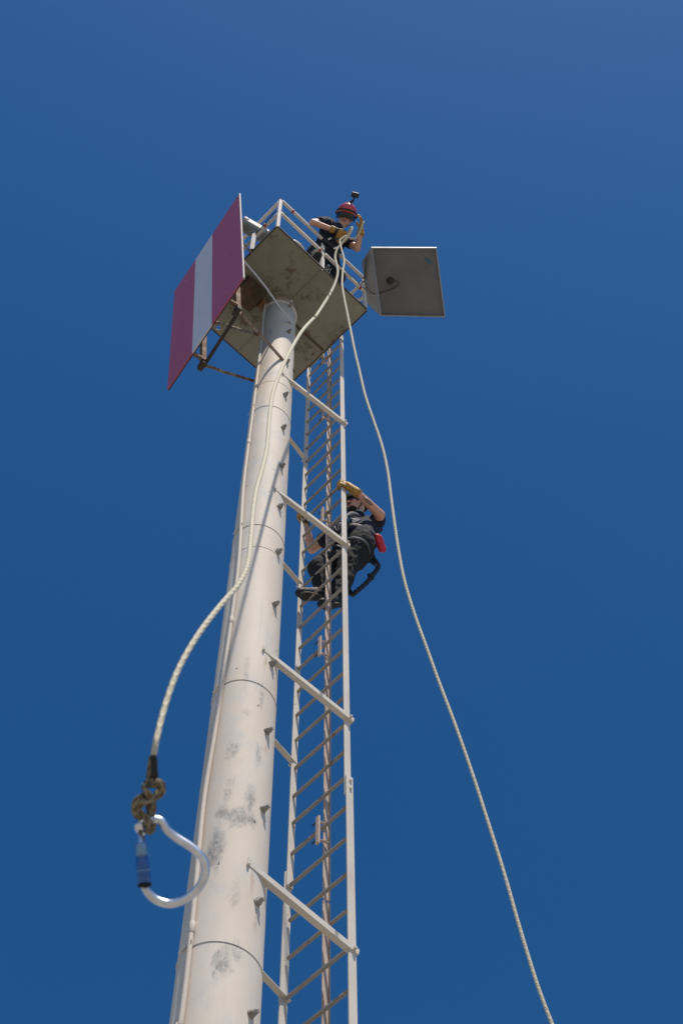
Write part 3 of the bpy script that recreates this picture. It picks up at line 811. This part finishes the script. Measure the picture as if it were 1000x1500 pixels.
# action camera on a stalk
cst = hc+hu*.118*.92+hsd*.035+hf*.02
cp0 = mp(688, 175, 1.44); cp1 = cp0+(mp(710, 125, 1.47)-cp0)
stalk = obj('camera_mount', tubes(smoothpath([cst-hu*.01, cp0, cp1], 4), [.016]*5+[.011]*4, 8), 'black', hel, True)
bm = bmesh.new(); bar(bm, cp1+hu*.014-hsd*.040, cp1+hu*.014+hsd*.040, .040, .060, hu, .007); lathe(bm, cp1+hu*.024+hsd*.014, [(.013, 0), (.013, .022)], hf, 14)
obj('action_camera', bm, 'black', hel)
# harness
def torso(t, lat, dep):                                   # t 0 shoulders .. 1 hips; lat to the left shoulder; dep to the chest side
    c = ch.lerp(hipc, t); sl = (ls-rs).normalized(); fr_ = (hipc-ch).cross(sl).normalized()
    if fr_.dot(CAM-c) < 0: fr_ = -fr_
    return c+sl*lat+fr_*dep
band('harness_strap', [torso(-.1, -.10, -.05), torso(.0, -.09, .085), torso(.3, -.05, .135), torso(.62, .0, .150)], .045, .012, 'strap', man)
band('harness_strap', [torso(-.1, .10, -.05), torso(.0, .09, .085), torso(.3, .06, .135), torso(.62, .0, .150)], .045, .012, 'strap', man)
band('waist_belt', [torso(.72, -.17, -.02), torso(.72, -.10, .115), torso(.72, .02, .150), torso(.72, .12, .115), torso(.72, .18, -.02)], .06, .016, 'strap', man)
for X, Y, zz, mt in ((430, 870, .55, 'silver'), (462, 915, .52, 'silver'), (478, 975, .48, 'redmetal')):
    c = mp(X, Y, zz)
    ring = [c+UP*.030*math.cos(a)+RIGHT*.015*math.sin(a+.3) for a in (2*math.pi*k/16 for k in range(16))]
    obj('gear_clip', tubes(ring, .0075, 6, True), mt, man, True)
for t_, l_, mt in ((.35, -.05, 'silver'), (.45, .06, 'bluestrap'), (.6, -.02, 'silver'), (.25, .10, 'strap'), (.7, .09, 'silver')):
    q = torso(t_, l_, .155); obj('harness_buckle', bars(q-RIGHT*.022-UP*.012, q+RIGHT*.022+UP*.01, .022, .012, hf), mt, man)
band('gear_sling', [torso(.9, .05, .15), mp(415, 830, .62), mp(450, 900, .55), mp(480, 960, .50)], .03, .02, 'strap', man)

# ---------------- the climber
def cz(X, Y, z): return at_z(400+.2*X, 690+.2*Y, z)
LC = LL
def lf(e, n, z): return LL+RD*e+ND*n+Z(z)
RHp = lf(LW+.03, .0, 13.03); LHp = lf(-.02, .0, 13.20)
c_rw = cz(612, 152, 12.95); c_re = cz(782, 322, 12.86); c_rs = cz(735, 405, 12.97)
c_lw = cz(232, 385, 13.10); c_le = cz(285, 572, 12.90); c_ls = cz(455, 440, 13.02)
c_neck = cz(622, 330, 13.08); c_hip = cz(588, 555, 12.50)
c_ch = (c_rs+c_ls)/2
c_hd = cz(600, 255, 13.24)
cf = (-ND*.85+(CAM-c_hd).normalized()*.42+Z(.12)).normalized(); cu = (Z(1)+ND*.15+RD*.12).normalized(); cu = (cu-cf*cu.dot(cf)).normalized(); cs = cf.cross(cu)
hR, hL = c_hip+RD*.10, c_hip-RD*.09
kR, kL = cz(545, 700, 12.10), cz(335, 715, 12.10)
aR, aL = cz(470, 930, 11.68), cz(370, 890, 11.78)
clm = thing('person', 'person in navy shirt and harness climbing the ladder with yellow gloves', 'person', Vector((c_hip.x, c_hip.y, 11.6)), 'people on the tower')
bm = bmesh.new(); head_mass(bm, c_hd, cf, cu)
caps(bm, (c_neck, c_hd-cu*.05-cf*.03, .055, .055), (c_ch.lerp(c_hip, .12), c_neck, .09, .055), (c_ch.lerp(c_hip, .15), c_hip, .10, .10), (c_rs, c_ls, .05, .05),
     (c_rs, c_re, .054, .048), (c_re, c_rw, .048, .031), (c_ls, c_le, .052, .046), (c_le, c_lw, .046, .031), (c_rw, RHp, .028, .02), (c_lw, LHp, .028, .02),
     (hR, kR, .08, .05), (kR, aR, .05, .035), (hL, kL, .08, .05), (kL, aL, .05, .035))
fuse('body', bm, 'skin', clm, .0075, 3)
bm = bmesh.new()
caps(bm, (c_rs, c_rs.lerp(c_re, .62), .075, .073), (c_ls, c_ls.lerp(c_le, .55), .070, .068), (c_rs, c_ls, .085, .085), (c_ch.lerp(c_hip, .2), c_ch.lerp(c_hip, .9), .145, .15), (c_rs.lerp(c_ls, .12), hR, .108, .115), (c_ls.lerp(c_rs, .12), hL, .10, .11), (c_ch, c_neck, .085, .066))
fuse('shirt', bm, 'navy', clm, .009, 2, .010, 12)
bm = bmesh.new()
seat = c_hip+ND*.035-Z(.05)
caps(bm, (hR-Z(.08), hL-Z(.08), .112, .112), (seat-RD*.05-Z(.05), seat+RD*.06-Z(.05), .120, .120), (hR-Z(.04), kR, .116, .096), (kR, aR+Z(.01), .088, .076), (hL-Z(.04), kL, .114, .096), (kL, aL+Z(.01), .086, .074))
fuse('trousers', bm, 'trouser', clm, .010, 2, .014, 10)
for a_, toe in ((aL, cz(190, 872, 11.70)), (aR, cz(400, 965, 11.52))):
    d = (toe-a_); d.z *= .6; d.normalize(); hl = a_-d*.03-Z(.03)
    bm = bmesh.new(); tip = hl+d*.24-Z(.03)
    caps(bm, (hl, tip, .050, .042), (hl+RD*.01, tip-RD*.012, .045, .038), (a_-Z(.03), a_+Z(.10), .058, .070), (a_+d*.05-Z(.02), tip-d*.05, .05, .046))
    bt_ = fuse('boot', bm, 'strap', clm, .008, 2, .004, 20)
    bm = bmesh.new(); sx = d.cross(Z(1)).normalized(); sn = sx.cross(d).normalized()
    if sn.z > 0: sn = -sn
    outl = []
    for t, wv in ((-.2, .0), (-.19, .03), (-.1, .043), (.05, .036), (.2, .030), (.4, .030), (.6, .040), (.8, .046), (.95, .040), (1.08, .018)):
        outl.append((t, wv))
    lp = [hl.lerp(tip, t)+sx*wv for t, wv in outl]+[hl.lerp(tip, t)-sx*wv for t, wv in reversed(outl[1:])]
    obj('sole', slab([q+sn*.040 for q in lp], .016, sn), 'sole', bt_)
    for k in range(9):
        q = hl.lerp(tip, -.08+k*.13)+sn*.056; hw = .036 if k not in (2, 3) else .026
        obj('tread', bars(q-sx*hw, q+sx*hw, .010, .006, sn, .001), 'sole', bt_)
# arms: tattooed forearm, gloves gripping the rails
ta0, ta1 = c_rw.lerp(c_re, .22), c_rw.lerp(c_re, .62)
tn = ((CAM-ta0).normalized()*.8+Z(.45)); tn = (tn-(c_re-c_rw).normalized()*tn.dot((c_re-c_rw).normalized())).normalized()
obj('forearm_tattoo', tubes([ta0+tn*.020, ta0.lerp(ta1, .5)+tn*.021, ta1+tn*.022], [.014, .024, .020], 12), 'tattoo', clm, True)
def grip(wr, rail, side):
    # fist closed round the rail: palm on the outer side, fingers wrapping towards the column side
    bm = bmesh.new()
    pc = rail+RD*side*.030+ND*.018
    caps(bm, (wr, pc, .036, .040)); ell(bm, pc, RD*.026, ND*.046, Z(.048))
    for k, dz in enumerate((-.036, -.012, .012, .035)):
        p0 = pc-ND*.03+Z(dz); p1 = rail-ND*.052+RD*side*.018+Z(dz); p2 = rail-ND*.050-RD*side*.020+Z(dz*.95); p3 = rail-ND*.018-RD*side*.034+Z(dz*.9)
        caps(bm, (p0, p1, .0135, .0130), (p1, p2, .0130, .0122), (p2, p3, .0122, .0112))
    t0 = pc+ND*.03+Z(.02); t1 = rail+ND*.050-RD*side*.004+Z(.032); t2 = rail+ND*.044-RD*side*.034+Z(.030)
    caps(bm, (t0, t1, .017, .015), (t1, t2, .014, .012))
    return fuse('glove', bm, 'glove', clm, .0055, 2, .002, 40)
gr_ = grip(c_rw, lf(LW+.014, 0, 13.04), 1); gl_ = grip(c_lw, lf(-.014, 0, 13.20), -1)
obj('cuff', tubes([c_rw.lerp(c_re, .12), c_rw.lerp(RHp, .25)], [.044, .043], 16), 'glove', clm, True)
obj('cuff', tubes([c_lw.lerp(c_le, .06), c_lw.lerp(LHp, .2)], [.043, .041], 16), 'glovedark', clm, True)
# head gear
chc = c_hd+cu*.042-cf*.012
h2 = obj('helmet', shell_cap(chc, cf, cu, cs, .108, .130, .115, R(-12), .008, brim=.05), 'black', clm, True)
obj('sunglasses', curved_plate(c_hd-cf*.008, cf, cu, cs, .088, .112, R(-62), R(62), .030, -.010, .02, .004), 'visor', clm, True)
for k in (-1, 1):
    band('chin_strap', [c_hd+cs*k*.085+cu*.02, c_hd+cs*k*.080-cu*.05+cf*.02, c_hd+cs*k*.05-cu*.105+cf*.04, c_hd-cu*.122+cf*.05], .016, .005, 'strap', clm)
bm = bmesh.new(); ell(bm, c_hd-cu*.095+cf*.055, cs*.050, cf*.042, cu*.034); ell(bm, c_hd-cu*.045+cf*.098, cs*.026, cf*.010, cu*.009)
fuse('beard', bm, 'beard', clm, .006, 1, .002, 60)
bm = bmesh.new(); ell(bm, c_hd-cu*.060+cf*.100, cs*.020, cf*.006, cu*.006); obj('mouth', bm, 'lip', clm, True)
# harness, tools, pouch, lanyard
vd = (CAM-c_hip).normalized()
def tc(X, Y, z, off=0): return cz(X, Y, z)+(CAM-cz(X, Y, z)).normalized()*off
def ct(t, lat, dep):
    c = c_ch.lerp(c_hip, t); return c+RD*lat-ND*dep
band('harness_strap', [ct(-.15, .12, -.06), ct(0, .12, .105), ct(.3, .09, .165), ct(.7, .05, .17)], .048, .014, 'webbing', clm)
band('harness_strap', [ct(-.15, -.10, -.06), ct(0, -.10, .105), ct(.3, -.07, .165), ct(.7, -.03, .17)], .048, .014, 'webbing', clm)
band('chest_strap', [ct(.35, -.13, .05), ct(.33, -.05, .17), ct(.33, .05, .175), ct(.35, .15, .06)], .045, .014, 'bluestrap', clm)
band('waist_belt', [ct(.85, -.19, -.02), ct(.85, -.10, .15), ct(.85, .03, .175), ct(.85, .14, .14), ct(.85, .2, -.02), ct(.85, .16, -.14), ct(.85, 0, -.17)], .07, .02, 'strap', clm)
for hh, kk in ((hR, kR), (hL, kL)):
    mdl = hh.lerp(kk, .38); dd = (kk-hh).normalized(); a, b, _ = frame(dd)
    ring = [mdl+(a*math.cos(t)+b*math.sin(t))*.124 for t in (2*math.pi*k/24 for k in range(24))]
    obj('leg_loop', tubes(ring, .018, 8, True, .5), 'webbing', clm, True)
for lat, t, mt in ((.0, .5, 'silver'), (.07, .42, 'silver'), (.10, .70, 'bluemetal'), (-.07, .8, 'silver')):
    c = ct(t, lat, .17)
    ring = [c+UP*.032*math.cos(a)+RIGHT*.018*math.sin(a) for a in (2*math.pi*k/16 for k in range(16))]
    obj('gear_clip', tubes(ring, .006, 6, True), mt, clm, True)
for X, Y, z_, mt in ((600, 365, 12.92, 'silver'), (585, 395, 12.88, 'silver'), (655, 385, 12.9, 'bluestrap'), (560, 330, 12.98, 'bluestrap'), (610, 440, 12.82, 'silver'), (690, 470, 12.76, 'strap')):
    q = tc(X, Y, z_, .145); obj('harness_buckle', bars(q-RIGHT*.028-UP*.008, q+RIGHT*.028+UP*.006, .022, .012, vd), mt, clm)
q = tc(632, 410, 12.86, .15)
obj('tag', bars(q-UP*.018-RIGHT*.012, q+UP*.02+RIGHT*.012, .026, .006, vd), 'orange', clm)
q = tc(700, 421, 12.84, .15)
obj('tool', tubes([q-RIGHT*.045-UP*.004, q+RIGHT*.045+UP*.004], .008, 8), 'teal', clm, True)

bm = bmesh.new(); pz = cz(785, 530, 12.52)
caps(bm, (pz+UP*.058-RIGHT*.028, pz-UP*.045+RIGHT*.014, .030, .036), (pz+UP*.05-RIGHT*.005, pz-UP*.055+RIGHT*.026, .022, .026)); fuse('tool_pouch', bm, 'pouch', clm, .007, 2, .006, 24)
lan = [cz(X, Y, z) for X, Y, z in ((690, 560, 12.50), (735, 640, 12.42), (768, 690, 12.36), (760, 720, 12.32), (735, 755, 12.24), (705, 795, 12.16), (660, 840, 12.06), (615, 878, 11.98), (580, 905, 11.95), (560, 880, 12.0))]
obj('lanyard', tubes(smoothpath(lan, 6), [.017+.006*abs(math.sin(k*.9)) for k in range(55)], 10), 'strap', clm, True)
lan2 = [cz(X, Y, z) for X, Y, z in ((640, 450, 12.8), (672, 520, 12.72), (690, 590, 12.62), (715, 660, 12.52), (750, 690, 12.42))]
obj('lanyard', tubes([p+(CAM-p).normalized()*.13 for p in smoothpath(lan2, 6)], .014, 8), 'bluestrap', clm, True)
q = cz(712, 775, 12.2); obj('lanyard_clip', tubes([q-RIGHT*.01+UP*.03, q+RIGHT*.01-UP*.03], .024, 8), 'strap', clm, True)

# ================================================================== ROPES
def ropeline(pts, ext=()):
    P = [at_dist(x, y, d) for x, y, d, r in pts]+[Vector(e) for e, r in ext]
    r_ = [p[3]*(.88 if p[2] < 5 else .78 if p[2] < 11 else .76)*p[2]/(2*F) for p in pts]+[r for e, r in ext]
    sp_ = smoothpath(P, 10); rr = []
    for i in range(len(sp_)):
        k = i/10; a = min(int(k), len(r_)-1); b = min(a+1, len(r_)-1); rr.append(r_[a]+(r_[b]-r_[a])*(k-a))
    return sp_, rr
DH = (rh_-CAM).length-.06
S1 = [(533, 325, DH-.06, 3.4), (531, 329, DH-.10, 3.5), (526, 341, DH-.10, 3.6), (520, 349, DH-.07, 3.6), (513, 349, DH-.06, 3.6), (509.5, 344.5, DH-.05, 3.6), (511.5, 337, DH-.10, 3.8), (514.8, 333, DH-.2, 4.0), (515, 337, DH-.28, 4.1), (509.6, 346, DH-.35, 4.2),
      (500, 357, DH-.45, 4.3), (493.2, 366, DH-.55, 4.4), (490.7, 377, DH-.7, 4.5), (493.5, 390, DH-.95, 4.7), (494.5, 400, DH-1.15, 4.8),
      (491, 414, DH-1.4, 5.0), (484, 429, DH-1.8, 5.2), (473, 447, DH-2.5, 5.5), (462.5, 463, DH-3.3, 5.8), (458, 467.5, DH-3.6, 5.8), (443, 484, 10.1, 6.2), (424.5, 515, 8.7, 6.8), (409, 549, 7.5, 7.2),
      (399, 579, 6.6, 7.4), (394, 618, 5.7, 7.6), (391, 655, 5.0, 7.8), (384, 687, 4.45, 7.9), (376, 716, 4.05, 8.0), (371, 746, 3.7, 8.2), (367.5, 786, 3.3, 8.5), (363, 826, 2.97, 8.8),
      (350, 855, 2.77, 9.0), (321, 889, 2.57, 9.3), (290, 930, 2.37, 9.6), (262, 979, 2.22, 9.9), (243, 1030, 2.11, 10.1), (230, 1080, 2.02, 10.2), (225, 1108, 2.0, 10.2)]
sp1, rr1 = ropeline(S1)
rope1 = thing('rope', 'cream rope hanging from gloved hands down to a knotted silver carabiner', 'rope', sp1[-1], None)
obj('strand', tubes(sp1, rr1, 12), 'rope', rope1, True)
D0 = 1.98
px = D0/F
def kp(x, y, d=0): return at_dist(x, y, D0-d*px)
obj('whipping', tubes(smoothpath([kp(225, 1106), kp(226, 1122, 1), kp(227.5, 1140, 3)], 4), .0048, 12), 'ropeblack', rope1, True)
kn = [(224, 1108, -6), (221, 1125, -6), (219.5, 1142, -4), (224, 1150, 3), (234, 1146, 10), (241, 1150, 8), (240, 1161, 0), (230, 1168, -8), (216, 1165, -6), (204, 1168, 4), (195, 1177, 8), (195, 1190, 4), (205, 1198, -4), (219, 1196, -9), (226, 1184, -4), (223, 1170, 8), (215, 1160, 11),
      (211, 1153, 4), (217, 1146, -6), (228, 1143, -6), (236, 1152, -4), (232, 1164, 6), (221, 1172, 10), (208, 1176, 10), (200, 1186, 2), (206, 1193, -3), (214, 1197, 5), (217, 1206, 9), (218, 1216, 4), (221, 1218, -4), (225, 1212, -9), (224, 1200, -9), (221, 1190, -6), (217, 1180, -9)]
obj('knot', tubes(smoothpath([kp(218+(k[0]-218)*.86, k[1], k[2]*.9) for k in kn], 6), .0047, 10), 'ropecamo', rope1, True)

S2P = [(507, 345, 3.0), (500, 349.5, 3.1), (497.7, 353, 3.2), (500, 365, 3.4), (503.6, 378, 3.6), (503.8, 386, 3.7), (502, 397, 3.9), (501, 410, 4.0), (501.5, 422, 4.2), (505, 442, 4.4), (508.7, 460, 4.5),
       (514, 487, 4.6), (519, 512, 4.7), (525.5, 540, 4.8), (534.7, 579, 5.0), (547, 616, 5.1), (559, 652, 5.2), (567.5, 690, 5.3), (574, 740, 5.5), (582.5, 800, 5.6), (592, 850, 5.7), (607, 900, 5.8),
       (625, 950, 5.9), (643, 1000, 6.0), (662, 1050, 6.1), (680, 1100, 6.2), (697, 1150, 6.3), (713, 1200, 6.4), (729, 1250, 6.5), (744, 1300, 6.6), (758, 1350, 6.7), (773, 1400, 6.8), (789, 1450, 6.9), (808, 1500, 7.0), (832, 1560, 7.0)]
S2 = []
for x, y, w_ in S2P:                                       # hangs almost plumb from the hands
    r_ = ray(x, y); hz = 4.78+.25*(y-345)/1215
    S2.append((x, y, min(DH-.02-.25*min((y-345)/20, 1.), hz/math.hypot(r_.x, r_.y)), w_))
e1 = at_dist(S2[-1][0], S2[-1][1], S2[-1][2])
sp2, rr2 = ropeline(S2, [(e1+Vector((.18, .05, -.9)), .0095), (e1+Vector((.40, .1, -2.2)), .0095), (Vector((e1.x+.7, e1.y+.2, .6)), .0095), (Vector((e1.x+.9, e1.y+.3, .015)), .0095), (Vector((e1.x+1.7, e1.y+.5, .012)), .0095)])
rope2 = obj('rope', tubes(sp2, rr2, 12), 'rope', None, True)
tag(rope2, 'cream rope running from the platform past the climber to the ground', 'rope')

# ================================================================== CARABINER
car = thing('carabiner', 'silver pear shaped carabiner with blue locking sleeve hanging from the knot', 'carabiner', kp(255, 1265))
cpth = [(211, 1224, 0), (205, 1217, -1), (205, 1208, -2), (213, 1202, -3), (224, 1200.5, -3), (234, 1202, -3), (240, 1208, -2), (246, 1217, -1), (258, 1227, 0), (277, 1239, 2), (291, 1250, 4), (299.5, 1263, 5), (301, 1278, 6), (295, 1294, 6), (283, 1309, 6), (266, 1320, 5), (247, 1324, 3), (230, 1319, 2), (218, 1309, 1), (212.5, 1299, 0)]
body = smoothpath([kp(*c) for c in cpth], 6)
nrm = (CAM-kp(255, 1265)).normalized()
obj('frame', tubes(body, [.0057]*len(body), 14, hint=nrm, flat=.80), 'silver', car, True)
ga, gb = kp(206, 1222), kp(212.5, 1301)
gx = gb-ga
obj('gate', tubes([ga-gx*.04, gb+gx*.02], .0054, 14), 'silver', car, True)
def seg(a, b, r0, nm, mt, k=18): return obj(nm, lathes(ga, [(r0*.86, gx.length*a), (r0, gx.length*a+.0012), (r0, gx.length*b-.0012), (r0*.86, gx.length*b)], gx.normalized(), k), mt, car, True)
obj('gate_nose', lathes(kp(205.2, 1213)-Vector((0, 0, .004)), [(.0062, 0), (.0072, .002), (.0072, .008), (.006, .010)], -gx.normalized(), 14), 'silver', car, True)
for q_ in (kp(213.5, 1303), kp(226, 1202)): obj('rivet', lathes(q_+nrm*.0035, [(.0028, 0), (.0026, .0022), (.0012, .003)], nrm, 10), 'silver', car, True)
seg(.15, .40, .0082, 'locking_sleeve', 'paleblue'); seg(.41, .90, .0092, 'locking_sleeve', 'bluemetal')
for k_ in range(3): seg(.56+.09*k_, .60+.09*k_, .0098, 'grip_ring', 'paleblue' if k_ == 1 else 'bluemetal'); seg(.905, .985, .0092, 'sleeve_ring', 'black')
obj('gate_pin', lathes(kp(205.5, 1218)-nrm*.0075, [(.0022, 0), (.0022, .015)], nrm, 8), 'black', car)
